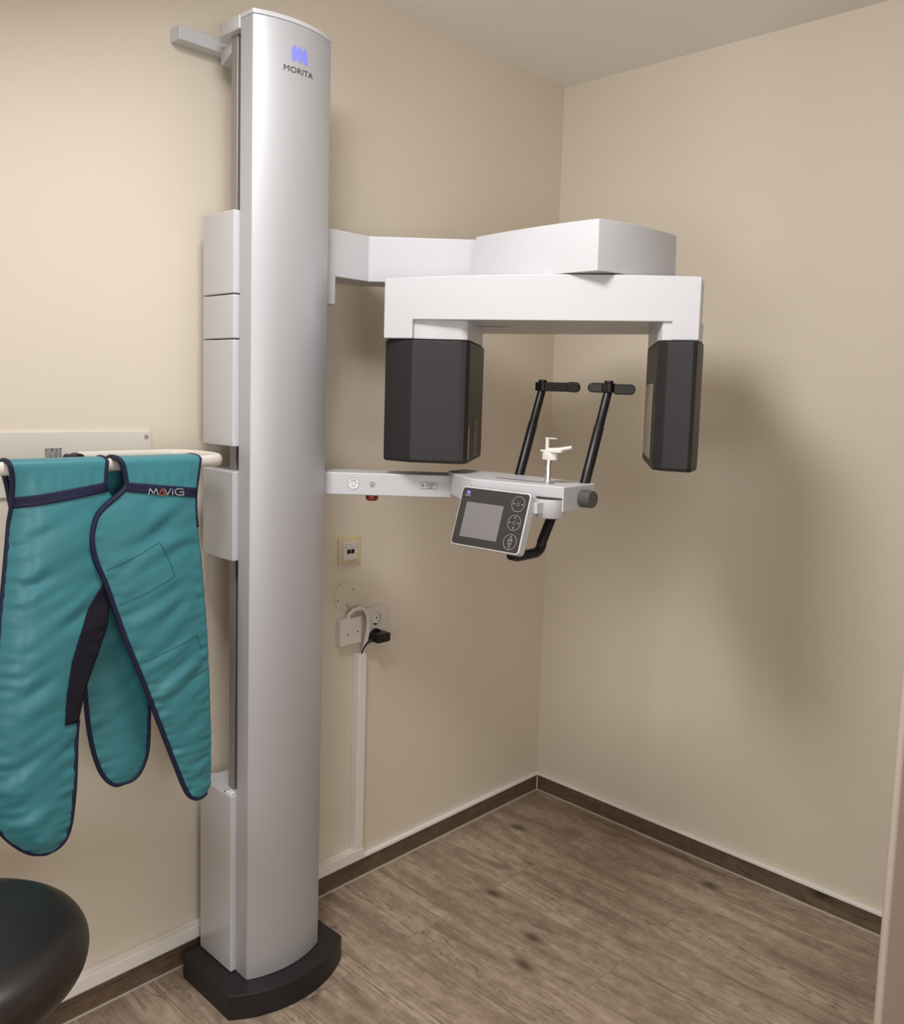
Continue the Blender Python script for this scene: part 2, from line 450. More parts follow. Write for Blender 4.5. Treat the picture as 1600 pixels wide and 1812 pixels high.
# column shell with curved face
XA, XB, YF, SAG = -1.383, -1.178, -0.2445, 0.026
col_arc = arc_pts((XA, YF), (XB, YF), -SAG, 40)
def col_y(x):
    for a, b in zip(col_arc, col_arc[1:]):
        if a[0] <= x <= b[0]:
            return a[1]+(b[1]-a[1])*(x-a[0])/(b[0]-a[0])
    return YF
shell = MB().prism([(XA, -0.197)] + col_arc + [(XB, -0.197)], 0.06, 2.228).build('column_shell', SILVER, XR, bevel=0.0025, angle=50)
MB().prism([(XA, -0.197)] + col_arc + [(XB, -0.197)], 2.2285, 2.238).build('top_cap', WHITE, XR, bevel=0.001, angle=50, label='white top cap')
MB().box((-1.372, -0.168, 0.061), (-1.19, -0.143, 2.209)).build('rail_profile', ALU, XR, bevel=0.002)
MB().box((-1.360, -0.197, 0.061), (-1.20, -0.168, 2.22)).build('rail_gap', GAP, XR)
# logo on the column
def on_col(x, z, out=0.0):
    return Vector((x, col_y(x)-0.0004-out, z))
lg = MB()
for cx, cz, tilt in ((-1.2960, 2.1655, -0.05), (-1.2815, 2.1655, 0.0), (-1.2680, 2.1645, 0.05)):
    n = 32
    v = [on_col(cx+0.0070*math.cos(2*math.pi*i/n)-tilt*0.0168*math.sin(2*math.pi*i/n), cz+0.0168*math.sin(2*math.pi*i/n), o) for o in (0, .0004) for i in range(n)]
    lg.add(v, [tuple(range(n)), tuple(range(n, 2*n))]+[(i, (i+1) % n, n+(i+1) % n, n+i) for i in range(n)])
lg.build('emblem', BLUE, shell, label='three blue ovals')
v, f = text_geo('MORITA', 0.0178, lambda p: on_col(-1.2838+p.x, 2.1250+p.y, p.z+0.0003), thick=0.0002, stretch=1.13, space=1.03)
MB().add(v, f).build('lettering', INK, shell, label='dark word MORITA')

# head of the column: block behind the shell and the wall bar
MB().prism([(-1.386, -0.197), (-1.386, -0.118), (-1.37, -0.09), (-1.19, -0.09), (-1.175, -0.118), (-1.175, -0.197)], 2.208, 2.237).prism(
    [(-1.362, -0.168), (-1.362, -0.125), (-1.335, -0.036), (-1.21, -0.036), (-1.19, -0.11), (-1.18, -0.168)], 2.180, 2.2085).build('head_bracket', WHITE, XR, bevel=0.003)
wb = MB().box((-1.440, -0.042, 2.207), (-1.16, -0.0006, 2.238)).build('wall_bar', WHITE, XR, bevel=0.002)
MB().cyl((-1.405, -0.022, 2.2055), (-1.405, -0.022, 2.207), 0.004, 16).build('screw', CHROME, wb)

# covers of the sliding carriage, left edge wraps round the rail
def cover_poly(x0, x1, yf, yb):
    return [(x0, yf), (x0, yb+0.035)] + [(x0+0.05*(1-math.cos(math.radians(a))), yb+0.035-0.035*(1-math.sin(math.radians(90+a))) + 0.035*math.sin(math.radians(a))) for a in (25, 50, 70, 90)] + [(x1, yb+0.03), (x1, yf)]
def cov(x1, z0, z1, name, m=WHITE, x0=-1.396, yb=-0.105):
    return MB().prism(cover_poly(x0, x1, -0.196, yb), z0, z1).build(name, m, XR, bevel=0.003, angle=28)
cov(-1.117, 1.6495, 1.829, 'carriage_cover')
cov(-1.20, 1.551, 1.6470, 'carriage_cover')
cov(-1.20, 1.311, 1.5485, 'carriage_cover')
cov(-1.19, 1.051, 1.255, 'carriage_cover')
fc = cov(-1.20, 0.0615, 0.496, 'foot_cover', WHITE_GLOSS, yb=-0.095)
MB().box((-1.394, -0.187, 0.496), (-1.379, -0.166, 0.500)).build('switch', STICK, fc, bevel=0.001)
MB().box((-1.394, -0.163, 0.4962), (-1.376, -0.160, 0.4972)).build('switch_slot', GAP, fc)

# upper support arm, bent toward the room
arm_plan = [(-1.19, -0.1965), (-1.016, -0.1965), (-0.79, -0.440), (-0.71, -0.366), (-0.972, -0.095), (-1.19, -0.095)]
MB().prism(arm_plan, 1.7165, 1.829).build('support_arm', WHITE, XR, bevel=0.003, angle=28)

# head housing at the arm's end
def ring_foot(s, dz=0):
    K0, KR, KB2, KB, KL = Vector((-.8825, -.7965)), Vector((-.618, -.832)), Vector((-.555, -.60)), Vector((-.62, -.43)), Vector((-.863, -.416))
    pts = arc_pts(K0, KR, -0.016, 14)[:-1] + arc_pts(KR, KB2, -0.03, 8)[:-1] + arc_pts(KB2, KB, -0.02, 6)[:-1] + arc_pts(KB, KL, -0.02, 8)[:-1] + arc_pts(KL, K0, -0.010, 14)[:-1]
    c = Vector((-.73, -.61))
    return [tuple(c+(Vector(p)-c)*s) for p in pts]
hb = MB()
rings = [(1.006, 1.7175), (1.004, 1.74), (1.0, 1.80), (0.994, 1.8285)]
n = len(ring_foot(1))
v = [(x, y, z) for s, z in rings for x, y in ring_foot(s)]
f = [tuple(range(n)), tuple(range((len(rings)-1)*n, len(rings)*n))]
for i in range(len(rings)-1):
    for k2 in range(n):
        f.append((i*n+k2, i*n+(k2+1) % n, (i+1)*n+(k2+1) % n, (i+1)*n+k2))
hb.add(v, f)
hb.build('head_housing', WHITE, XR, bevel=0.002, angle=40)
MB().prism(ring_foot(0.5), 1.7135, 1.7175).build('turning_ring', GAP, XR)

# rotating C-arm: local u along the beam, v backwards
BO = Vector((-1.0801, -0.3330, 0)); BU = Vector((0.45538, -0.89030, 0)); BV = Vector((0.89030, 0.45538, 0))
TB = lambda p: BO + BU*p[0] + BV*p[1] + Vector((0, 0, p[2]))
def UV(poly): return [tuple((TB((a, b, 0))).to_2d()) for a, b in poly]
L_ = 0.7225
ztop = lambda u: 1.7090 + 0.0075*(1-((u-L_/2)/(L_/2))**2)
cb = MB()
# front frame, inverted U
front = [(0, 1.57), (0.072, 1.57), (0.072, 1.614), (0.665, 1.614), (0.665, 1.575), (L_, 1.575)] + [(L_*(1-i/24), ztop(L_*(1-i/24))) for i in range(25)]
n = len(front)
v = [TB((a, b, z)) for b in (0, 0.03) for a, z in front]
f = [tuple(range(n)), tuple(range(n, 2*n))] + [(i, (i+1) % n, n+(i+1) % n, n+i) for i in range(n)]
cb.add(v, f)
# plate behind it
us = [L_*i/24 for i in range(25)]
plate = [(u, 0.029) for u in us] + [(L_+0.002, 0.10), (L_-0.01, 0.36), (L_-0.10, 0.385), (0.30, 0.43), (0.06, 0.445), (0.0, 0.40)]
n = len(plate)
v = [TB((a, b, 1.6142)) for a, b in plate] + [TB((a, b, ztop(min(max(a, 0), L_))-0.0003)) for a, b in plate]
cb.add(v, [tuple(range(n)), tuple(range(n, 2*n))] + [(i, (i+1) % n, n+(i+1) % n, n+i) for i in range(n)])
# legs
legL = [(0.0, 0.02), (0.071, 0.012), (0.18, 0.024), (0.196, 0.036), (0.199, 0.050), (0.163, 0.29), (0.0, 0.29)]
legR = [(0.634, 0.03), (0.645, 0.006), (0.721, 0.004), (0.729, 0.06), (0.722, 0.33), (0.588, 0.33)]
cb.prism(UV(legL), 1.570, 1.616)
cb.prism(UV(legR), 1.574, 1.616)
carm = cb.build('rotating_arm', WHITE, XR, bevel=0.0025, angle=38)
MB().add(*poly_geo([(0.17, 0.166), (0.20, 0.186), (0.262, 0.185), (0.262, 0.182), (0.20, 0.182), (0.172, 0.163)], lambda p: TB((p[0], p[1], 1.6138-p[2])), 0.0006)).build('slit', INK, carm)

def housing(polyT, z0, z1, name):
    """housing whose lower edge is drawn in slightly"""
    c = sum((Vector(p) for p in polyT), Vector((0, 0)))/len(polyT)
    m_ = MB()
    lv = [(0.975, z0), (1.0, z0+0.007), (1.0, z1)]
    n = len(polyT)
    v = [TB((*(c+(Vector(p)-c)*s), z)) for s, z in lv for p in polyT]
    f = [tuple(range(n)), tuple(range(2*n, 3*n))] + [(i*n+j, i*n+(j+1) % n, (i+1)*n+(j+1) % n, (i+1)*n+j) for i in range(2) for j in range(n)]
    m_.add(v, f)
    return m_.build(name, CHAR, XR, bevel=0.0015, angle=12, seg=2)
srcP = [(-0.003, 0.022), (0.073, -0.003), (0.186, 0.018), (0.198, 0.025), (0.203, 0.040), (0.166, 0.295), (0.0, 0.295)]
detP = [(0.634, 0.020), (0.640, 0.002), (0.6585, -0.014), (0.713, -0.024), (0.722, -0.018), (0.732, 0.045), (0.726, 0.33), (0.588, 0.33)]
src = housing(srcP, 1.2795, 1.5665, 'source_housing')
det = housing(detP, 1.2925, 1.5705, 'detector_housing')
# dark gaps between legs and housings
MB().prism(UV([(a*0.985+0.001, b*0.98+0.004) for a, b in legL]), 1.566, 1.5705).build('joint', GAP, src)
MB().prism(UV([(a*0.99+0.007, b*0.98+0.004) for a, b in legR]), 1.570, 1.5745).build('joint', GAP, det)
# vertical seams on the front edges
MB().tube([TB((0.0735, -0.0034, 1.284)), TB((0.0735, -0.0034, 1.565))], 0.0007, 6).build('seam', GAP, src)
MB().tube([TB((0.6585, -0.0147, 1.297)), TB((0.6585, -0.0147, 1.569))], 0.0010, 6).build('seam', GAP, det)
# plate with two pairs of holes on the inner face of the source
A3, B3 = TB((0.203, 0.040, 0)), TB((0.166, 0.295, 0))
e = (B3-A3).normalized(); nrm = Vector((-e.y, e.x, 0)); 
if nrm.dot(BU) < 0: nrm = -nrm
TS = frame(A3+nrm*0.0002, e, (0, 0, 1), nrm)
mk = MB().add(*poly_geo(rect(0.095, 1.291, 0.165, 1.381), TS, 0.0012)).build('marker_plate', CHAR_LT, src, label='grey plate with two pairs of dark holes')
for z in (1.309, 1.364):
    for a in (0.112, 0.138): MB().add(*poly_geo(rrect(a-.008, z-.006, a+.008, z+.006, 0.004), lambda p: TS(Vector((p[0], p[1], p[2]+0.0012))), 0.0004)).build('light_opening', BLACK, mk)
MB().add(*poly_geo(rect(0.006, 1.288, 0.018, 1.368), TS, 0.0008)).build('beam_slit', WINDOW, src, label='pale upright slit')
# sensor window on the inner face of the detector
A3, B3 = TB((0.634, 0.020, 0)), TB((0.588, 0.33, 0))
e = (B3-A3).normalized(); nrm = Vector((-e.y, e.x, 0))
if nrm.dot(BU) > 0: nrm = -nrm
TD = frame(A3+nrm*0.0002, e, (0, 0, 1), nrm)
MB().add(*poly_geo(rect(0.06, 1.312, 0.292, 1.482), TD, 0.0010)).build('sensor_window', WINDOW, det, label='tan sensor window')

# lower arm and bite-rest unit
a_, b_ = Vector((-1.15, -0.2205)), Vector((-0.93, -0.4505))
ad = (b_-a_).normalized(); an = Vector((ad.y, -ad.x));
if an.dot(Vector((-1, -1))) < 0: an = -an
p0 = a_-ad*0.075
lp = [tuple(p0), tuple(b_), tuple(b_-an*0.088), tuple(p0-an*0.088)]
larm = MB().prism(lp, 1.191, 1.246).build('patient_arm', WHITE, XR, bevel=0.003)
unit_poly = [(-0.9735, -0.8015), (-0.846, -0.792), (-0.842, -0.52), (-0.86, -0.40), (-0.93, -0.412), (-0.945, -0.434), (-0.962, -0.459), (-0.984, -0.497), (-1.004, -0.533), (-1.015, -0.560), (-1.0175, -0.584), (-1.014, -0.610)]
unit = MB().prism(unit_poly, 1.2005, 1.2555).build('bite_rest_unit', WHITE, XR, bevel=0.003, angle=28)
MB().add(*poly_geo([(-0.9555, -0.588), (-0.947, -0.5875), (-0.931, -0.745), (-0.939, -0.7455)], lambda p: Vector((p[0], p[1], 1.2552+p[2])), 0.0006)).build('slot', GAP, unit)
MB().cyl((-0.899, -0.796, 1.226), (-0.9, -0.826, 1.226), 0.0195, 40, 0.0188).build('knob', CHAR_LT, unit, bevel=0.002, label='dark grey round knob')
# stickers on the lower arm's face
TA = frame(Vector((a_.x, a_.y, 0))+Vector((an.x, an.y, 0))*0.0002, (ad.x, ad.y, 0), (0, 0, 1), (an.x, an.y, 0))
st = MB().add(*disc_geo(0.0135, 0.0135, TA, cx=0.062, cy=1.2195)).build('inspection_sticker', STICK, larm)
inkm = MB().add(*ring_geo(0.0135, 0.0007, lambda p: TA(p+Vector((0.062, 1.2195, 0.0003)))))
inkm.add(*text_geo('15.01.2021', 0.0058, lambda p: TA(p+Vector((0.062, 1.2182, 0.0005))), 0.0002))
for dy, w in ((.0095, .004), (.0072, .007), (.0054, .008), (-.0052, .006), (-.0075, .005)):
    inkm.add(*poly_geo(rect(0.062-w, 1.2195+dy-.0004, 0.062+w, 1.2195+dy+.0004), lambda p: TA(p+Vector((0, 0, 0.0003)))))
inkm.build('date_print', INK, st)
sy = MB().add(*ring_geo(0.0062, 0.0007, lambda p: TA(p+Vector((0.1075, 1.2185, 0.0002)))))
TY = lambda p: TA(p+Vector((0.1075, 1.2185, 0.0002)))
sy.add(*poly_geo(rect(-.0004, -.0045, .0004, .0035), TY)).add(*poly_geo([(-.0040, .0030), (-.0032, .0030), (0, -.0040), (-.0008, -.0040)], TY)).add(*poly_geo([(.0040, .0030), (.0032, .0030), (0, -.0040), (.0008, -.0040)], TY))
sy.build('symbol', INK, larm)
la = MB()
def outl(mb, x0, y0, x1, y1, w, T):
    for r_ in (rect(x0, y0, x1, y0+w), rect(x0, y1-w, x1, y1), rect(x0, y0, x0+w, y1), rect(x1-w, y0, x1, y1)): mb.add(*poly_geo(r_, T))
T2 = lambda p: TA(p+Vector((0.2255, 1.2115, 0.0002)))
outl(la, 0, 0, .040, .0165, .0006, T2); outl(la, .015, 0, .0156, .0165, .0006, T2)
la.add(*disc_geo(.0024, .0024, T2, cx=.0052, cy=.0083)); la.add(*poly_geo(rect(.0052, .0081, .015, .0085), T2))
la.add(*poly_geo(rect(.015, .0106, .040, .0111), T2))
for i, s_ in enumerate(('CLASSE 1', 'LASER 1', 'LASER 1')):
    la.add(*text_geo(s_, .0044, lambda p, i=i: T2(p+Vector((.0172, (.0118, .0062, .0016)[i], 0.0002))), 0.0001, center=False))
la.build('laser_label', INK, larm)
# red stop button below the arm
bp_ = a_+ad*0.104-an*0.03
MB().lathe([(0.0150, 0), (0.0155, -0.004), (0.0150, -0.011), (0.012, -0.0145), (0.004, -0.0155)], (bp_.x, bp_.y, 1.1905), 32).build('stop_button', RED, XR, label='small red stop button')

# bite rest: chrome post, white head with a lever
br_ = Vector((-0.935, -0.727, 0))
post = MB().cyl(br_+Vector((0, 0, 1.2555)), br_+Vector((0, 0, 1.312)), 0.0068, 24).build('chin_rest_post', CHROME, XR)
hd = MB().lathe([(0.0135, 1.307), (0.0142, 1.308), (0.0142, 1.3235), (0.0135, 1.3245)], br_+Vector((0, -0.004, 0)), 32, 1.0, 1.35)
hd.prism([(br_.x-.013, br_.y+.014), (br_.x-.013, br_.y-.02), (br_.x-.004, br_.y-.036), (br_.x+.004, br_.y-.036), (br_.x+.013, br_.y-.02), (br_.x+.013, br_.y+.014)], 1.3245, 1.3285)
hd.tube([br_+Vector((0, -0.0, 1.327)), br_+Vector((0.01, -0.022, 1.330)), br_+Vector((0.018, -0.05, 1.3365))], [0.006, 0.005, 0.004], 12, flat=1.5)
hd.cyl(br_+Vector((-0.001, 0.004, 1.326)), br_+Vector((-0.001, 0.004, 1.355)), 0.0042, 16)
hd.box(tuple(br_+Vector((-0.005, -0.020, 1.353))), tuple(br_+Vector((0.004, 0.008, 1.3555))))
hd.build('chin_rest_head', CREAM, XR, bevel=0.001, label='white chin rest head with lever')

# temple supports: two slanting black rods with pads
for nm, y, base_x in (('temple_rod', -0.567, -0.840), ('temple_rod', -0.773, -0.857)):
    pb_, pt_ = Vector((base_x-0.016, y, 1.215)), Vector((base_x+0.0745, y, 1.466))
    dr = (pt_-pb_).normalized()
    j = pb_+dr*0.175
    rod = MB().tube([pb_, j, j+dr*0.002, pt_], [0.0115, 0.0115, 0.0102, 0.0098], 20).build(nm, BLACK, XR)
    cl = MB().prism(rrect(pt_.x-.015, y-.014, pt_.x+.015, y+.014, .006), 1.4585, 1.4795).cyl((pt_.x, y, 1.479), (pt_.x, y, 1.4855), 0.0105, 24)
    cl.build('clamp', BLACK, rod, bevel=0.002)
    if y > -0.6:
        pad = MB().prism(rrect(-.010, -.011, .082, .011, .004), -0.0045, 0.0045, frame((pt_.x-.004, y-.014, 1.469), (0.30, -0.95, 0.0), (0, 0, 1)))
        pad.prism(rrect(.054, -.0125, .086, .0125, .011), -0.010, 0.009, frame((pt_.x-.004, y-.014, 1.4695), (0.30, -0.95, 0.0), (0, 0, 1)))
    else:
        pad = MB().prism(rrect(-.050, -.0105, .012, .0115, .0105), -0.006, 0.006, frame((pt_.x+.004, y, 1.4685), (0.72, -0.69, 0), (0, 0, 1)))
        pad.prism(rrect(.004, -.013, .056, .0105, .0110), -0.006, 0.006, frame((pt_.x+.002, y-.004, 1.468), (0.62, -0.78, 0), (0, 0, 1)))
    pad.build('temple_pad', BLACK, rod, bevel=0.003)

# black hand grip below the unit
g = [Vector((-0.866, -0.70, 1.2)), Vector((-0.884, -0.70, 1.165)), Vector((-0.906, -0.70, 1.128))]
for a in range(0, 91, 15):
    t = math.radians(a)
    g.append(Vector((-0.9385, -0.70, 1.1175)) + Vector((0.026*math.cos(t)-0.0, 0, -0.0235*math.sin(t)))*1.0)
g += [Vector((-0.96, -0.70, 1.094)), Vector((-1.0, -0.70, 1.094)), Vector((-1.02, -0.70, 1.10))]
MB().tube(g, 0.0115, 20).build('hand_grip', BLACK, XR)

# control panel on its swivel
sw = MB().lathe([(0.0300, 1.187), (0.0318, 1.189), (0.0318, 1.2275), (0.030, 1.229)], (-0.972, -0.767, 0), 48)
sw.box((-1.025, -0.772, 1.198), (-0.985, -0.738, 1.222))
sw.build('panel_swivel', WHITE, XR, bevel=0.0015, angle=50)
MB().cyl((-0.972, -0.767, 1.2288), (-0.972, -0.767, 1.2308), 0.0322, 40).build('panel_swivel_gap', GAP, XR)
yaw, tilt = -3.075, 0.313
pc = Vector((-1.061, -0.672, 1.178))
ex = Vector((-math.sin(yaw), math.cos(yaw), 0))
nz_ = Vector((math.cos(yaw)*math.cos(tilt), math.sin(yaw)*math.cos(tilt), math.sin(tilt)))
ey = nz_.cross(ex)
W2, H2 = 0.094, 0.0665
TP = lambda p: pc + ex*p[0] + ey*p[1] + nz_*p[2]
pan = MB().prism(rrect(-W2, -H2, W2, H2, 0.009), -0.021, 0.0, TP).build('control_panel', WHITE, XR, bevel=0.002)
MB().prism(rrect(-W2+.0032, -H2+.0032, W2-.0032, H2-.0032, 0.0068), -0.001, 0.0007, TP).build('black_front', BEZEL, pan, label='glossy black front')
TP1 = lambda p: TP((p[0], p[1], p[2]+0.0007))
MB().add(*poly_geo(rect(-.072, -.046, .030, .032), TP1, 0.0004)).build('screen', SCREEN, pan, label='grey blank screen')
bt = MB()
for cy in (.0405, .0000, -.0415):
    cx = .066
    T3 = lambda p, cy=cy: TP1(Vector(p)+Vector((cx, cy, 0)))
    bt.add(*ring_geo(.0165, .0006, T3, 48))
    ar = [(0, .0115, 0), (0, -.0115, 180)] if cy < -.02 else ([(-.0115, 0, 90), (.0115, 0, 270)] if cy > .02 else [(0, .0115, 0), (0, -.0115, 180), (-.0115, 0, 90), (.0115, 0, 270)])
    for ax, ay, rot in ar:
        t = math.radians(rot)
        tri = [(ax+x*math.cos(t)-y*math.sin(t), ay+x*math.sin(t)+y*math.cos(t)) for x, y in ((-.0016, -.0018), (.0016, -.0018), (0, .0022))]
        bt.add(*poly_geo(tri, T3))
    if cy > -.02:
        bt.add(*ring_geo(.0038, .0004, T3, 24, sx=.85))
    else:
        outl(bt, -.0050, -.004, .0050, .005, .0005, T3); outl(bt, -.0025, -.0075, .0025, -.0030, .0005, T3); outl(bt, -.0028, .0015, .0040, .0072, .0005, T3)
bt.build('button_marks', PRINT, pan, label='three white button circles with arrows')
em = MB()
for i in range(3): em.add(*disc_geo(.0016, .0040, TP1, 20, cx=-.0765+i*.0031, cy=.0530))
em.build('emblem', BLUE, pan)
MB().add(*text_geo('MORITA', .0040, lambda p: TP1(p+Vector((-.0734, .0448, .0002))), .0001)).build('lettering', PRINT, pan)

# ------------------------------------------------------------------ apron rack and apron on the left wall
RK = thing('apron_rack', 'white wall plate with a long looped hanging rail, left of the silver column', 'rack', (-1.75, 0, 1.25))
MB().prism(rrect(-2.35, 1.203, -1.492, 1.338, 0.006), -0.0015, 0.0065, frame((0, 0, 0), (1, 0, 0), (0, 0, 1), (0, -1, 0))).build('wall_plate', CREAM, RK, bevel=0.0015)
sc_ = MB().lathe([(0.0055, 0), (0.005, 0.0018), (0.002, 0.0024)], (0, 0, 0), 20)
sc_.v = [Vector((-1.504+x, -0.0065-z, 1.325+y)) for x, y, z in sc_.v]
sc_.build('screw', CHROME, RK)
lb = MB().add(*poly_geo(rect(-1.726, 1.262, -1.692, 1.3035), frame((0, -0.0066, 0), (1, 0, 0), (0, 0, 1), (0, -1, 0)))).build('type_label', METAL_LABEL, RK, label='small grey printed label')
pm = MB(); TL = frame((0, -0.0071, 0), (1, 0, 0), (0, 0, 1), (0, -1, 0))
for x0, y0, x1, y1 in ((-1.724, 1.297, -1.7225, 1.302), (-1.7125, 1.297, -1.7095, 1.3025), (-1.704, 1.283, -1.7030, 1.300), (-1.7015, 1.296, -1.7005, 1.3025), (-1.695, 1.300, -1.693, 1.303), (-1.6945, 1.283, -1.6935, 1.302), (-1.7165, 1.283, -1.7155, 1.289)):
    pm.add(*poly_geo(rect(x0, y0, x1, y1), TL))
pm.build('label_print', INK, lb)
# looped rail
YFB, YBB, XE, ZB = -0.245, -0.062, -1.432, 1.2865
path = [(-2.30, YFB, ZB), (-1.9, YFB, ZB), (-1.49, YFB, ZB)]
for i in range(1, 12):
    t = math.pi*i/12
    path.append((-1.487+0.055*math.sin(t)**0.8, (YFB+YBB)/2-(YBB-YFB)/2*math.cos(t)*1.0, ZB))
path += [(-1.49, YBB, ZB), (-1.60, YBB, ZB), (-1.682, YBB, ZB)]
MB().tube(path, 0.0126, 20, flat=0.70, up=(0, 0, 1)).build('hanging_rail', CREAM, RK, label='off-white looped rail')
kn = MB().cyl((-1.682, -0.045, 1.283), (-1.682, -0.0066, 1.283), 0.008, 24).cyl((-1.682, -0.075, 1.283), (-1.682, -0.045, 1.283), 0.013, 24)
MB().cyl((-2.28, YFB, ZB), (-2.28, -0.0066, ZB), 0.010, 20).build('rail_support', CREAM, RK)
kn.build('rail_holder', CHAR, RK, bevel=0.002, label='dark round holder')

# apron, hung over the front bar
AP = thing('lead_apron', 'teal lead apron with navy edging hung over the white rail, left of the silver column', 'apron', (-1.70, YFB, 1.30))
def lerp_chain(ch, z):
    if z >= ch[0][1]: return ch[0][0]
    for (xa, za), (xb, zb) in zip(ch, ch[1:]):
        if zb <= z <= za:
            return xa if za == zb else xa+(xb-xa)*(z-za)/(zb-za)
    return ch[-1][0]
def smooth_chain(ch, it=2):
    for _ in range(it):
        out = [ch[0]]
        for a, b in zip(ch, ch[1:]):
            out += [(a[0]*.75+b[0]*.25, a[1]*.75+b[1]*.25), (a[0]*.25+b[0]*.75, a[1]*.25+b[1]*.75)]
        out.append(ch[-1]); ch = out
    return ch
LPl = smooth_chain([(-1.883, 1.295), (-1.876, 1.268), (-1.874, 1.217), (-1.877, 1.187), (-1.884, 1.116), (-1.896, .995), (-1.905, .914), (-1.916, .812), (-1.920, .708), (-1.912, .634), (-1.903, .612), (-1.884, .586), (-1.858, .5605), (-1.834, .557)])
LPr = smooth_chain([(-1.711, 1.295), (-1.714, 1.27), (-1.716, 1.248), (-1.70, 1.226), (-1.696, 1.181), (-1.696, 1.115), (-1.708, 1.038), (-1.717, .976), (-1.735, .924), (-1.758, .861), (-1.773, .795), (-1.777, .695), (-1.782, .64), (-1.788, .597), (-1.798, .570), (-1.814, .5585), (-1.834, .557)])
RPl = smooth_chain([(-1.690, 1.295), (-1.687, 1.290), (-1.683, 1.27), (-1.679, 1.248), (-1.691, 1.235), (-1.717, 1.215), (-1.736, 1.197), (-1.745, 1.171), (-1.748, 1.15), (-1.744, 1.122), (-1.737, 1.098), (-1.724, 1.070), (-1.70, .995), (-1.681, .935), (-1.652, .86), (-1.615, .757), (-1.578, .653), (-1.562, .606), (-1.550, .580), (-1.533, .569)])
RPr = smooth_chain([(-1.524, 1.295), (-1.530, 1.257), (-1.536, 1.216), (-1.533, 1.163), (-1.523, 1.10), (-1.514, 1.009), (-1.508, .92), (-1.504, .827), (-1.50, .67), (-1.499, .606), (-1.501, .585), (-1.514, .570), (-1.533, .569)])
BPl = smooth_chain([(-1.880, 1.295), (-1.870, 1.25), (-1.866, 1.221), (-1.858, 1.184), (-1.807, 1.087), (-1.756, .98), (-1.736, .880), (-1.736, .839), (-1.728, .743), (-1.715, .681), (-1.700, .645), (-1.680, .624), (-1.663, .622)])
BPr = smooth_chain([(-1.500, 1.295), (-1.500, 1.25), (-1.505, 1.182), (-1.522, 1.111), (-1.57, .996), (-1.597, .892), (-1.605, .771), (-1.606, .695), (-1.612, .659), (-1.627, .632), (-1.645, .622), (-1.663, .622)])
def wrinkle(x, z, seed, dl, dr):
    w = 0.0
    w += 0.0050*noise.noise(Vector((x*9+z*5, z*4-x*3, seed)))
    # slanting creases
    q = noise.noise(Vector(((-x*0.45+z*0.89)*40, (x*0.89+z*0.45)*7, seed+4)))
    g = max(0.0, noise.noise(Vector((x*11, z*11, seed+9)))+0.15)
    de = min(dl, dr)
    w += (0.0125*q*g + 0.0022*q)*(1-math.exp(-max(de, 0)/0.02))
    # puckers beside the edging
    for d_ in (dl, dr):
        w += 0.0075*math.exp(-d_/0.016)*(1-math.exp(-max(d_, 0)/0.008))*noise.noise(Vector((x*16, z*80, seed+2)))*1.6
    # gathered cloth under the shoulder band
    w += 0.0022*math.exp(-((z-1.262)/0.014)**2)*math.sin(x*260+3*noise.noise(Vector((x*40, 0, seed))))
    return w
def make_surf(left, right, y0, seed, curl_l=0.0, bulge=0.010):
    def y_at(x, z):
        l, r = lerp_chain(left, z), lerp_chain(right, z)
        w = max(r-l, 1e-4); s = min(max((x-l)/w, 0), 1)
        dl, dr = x-l, r-x
        hang = max(0.0, min(1.0, (1.29-z)/0.10))
        y = y0 - bulge*math.sin(math.pi*s)*hang*min(1, w/0.1) + curl_l*max(0, 1-dl/0.045)**2*hang*min(1, w/0.16)
        y += wrinkle(x, z, seed, dl, dr)*hang
        return y
    return y_at
def panel(name, left, right, y_at, rows, cols, top=True, back_y=None, m=TEAL, thick=0.005):
    zt, zb = left[0][1], left[-1][1]
    v = []; f = []
    zs = []
    if top:   # cloth passing over the bar
        for k_ in range(6, 0, -1):
            t = math.pi*k_/6.5
            zs.append(('arc', t))
    for i in range(rows+1):
        t = i/rows
        # finer rows near the rounded lower end
        tt = 1-(1-t)**1.6 if t > 0 else 0
        zs.append(('z', zt+(zb-zt)*tt))
    for kind, q_ in zs:
        z = zt if kind == 'arc' else q_
        l, r = lerp_chain(left, z), lerp_chain(right, z)
        for j in range(cols+1):
            x = l+(r-l)*j/cols
            y = y_at(x, z)
            if kind == 'arc':
                yc = (y + back_y)/2; ra = (back_y-y)/2
                v.append((x, yc-ra*math.cos(q_), zt+0.006*math.sin(q_)))
            else: v.append((x, y, z))
    n = cols+1
    for i in range(len(zs)-1):
        for j in range(cols): f.append((i*n+j, i*n+j+1, (i+1)*n+j+1, (i+1)*n+j))
    o = mesh(name, v, f, m, AP, angle=180)
    sd = o.modifiers.new('thickness', 'SOLIDIFY'); sd.thickness = thick; sd.offset = 0
    return o
sL = make_surf(LPl, LPr, -0.268, 1.0, curl_l=0.030, bulge=0.012)
sR = make_surf(RPl, RPr, -0.282, 5.0, curl_l=0.0, bulge=0.010)
sB = make_surf(BPl, BPr, -0.215, 9.0, bulge=0.006)
pB = panel('back_panel', BPl, BPr, sB, 90, 40, top=False)
pL = panel('front_panel', LPl, LPr, sL, 150, 46, back_y=-0.222)
pR = panel('front_panel', RPl, RPr, sR, 150, 46, back_y=-0.222)
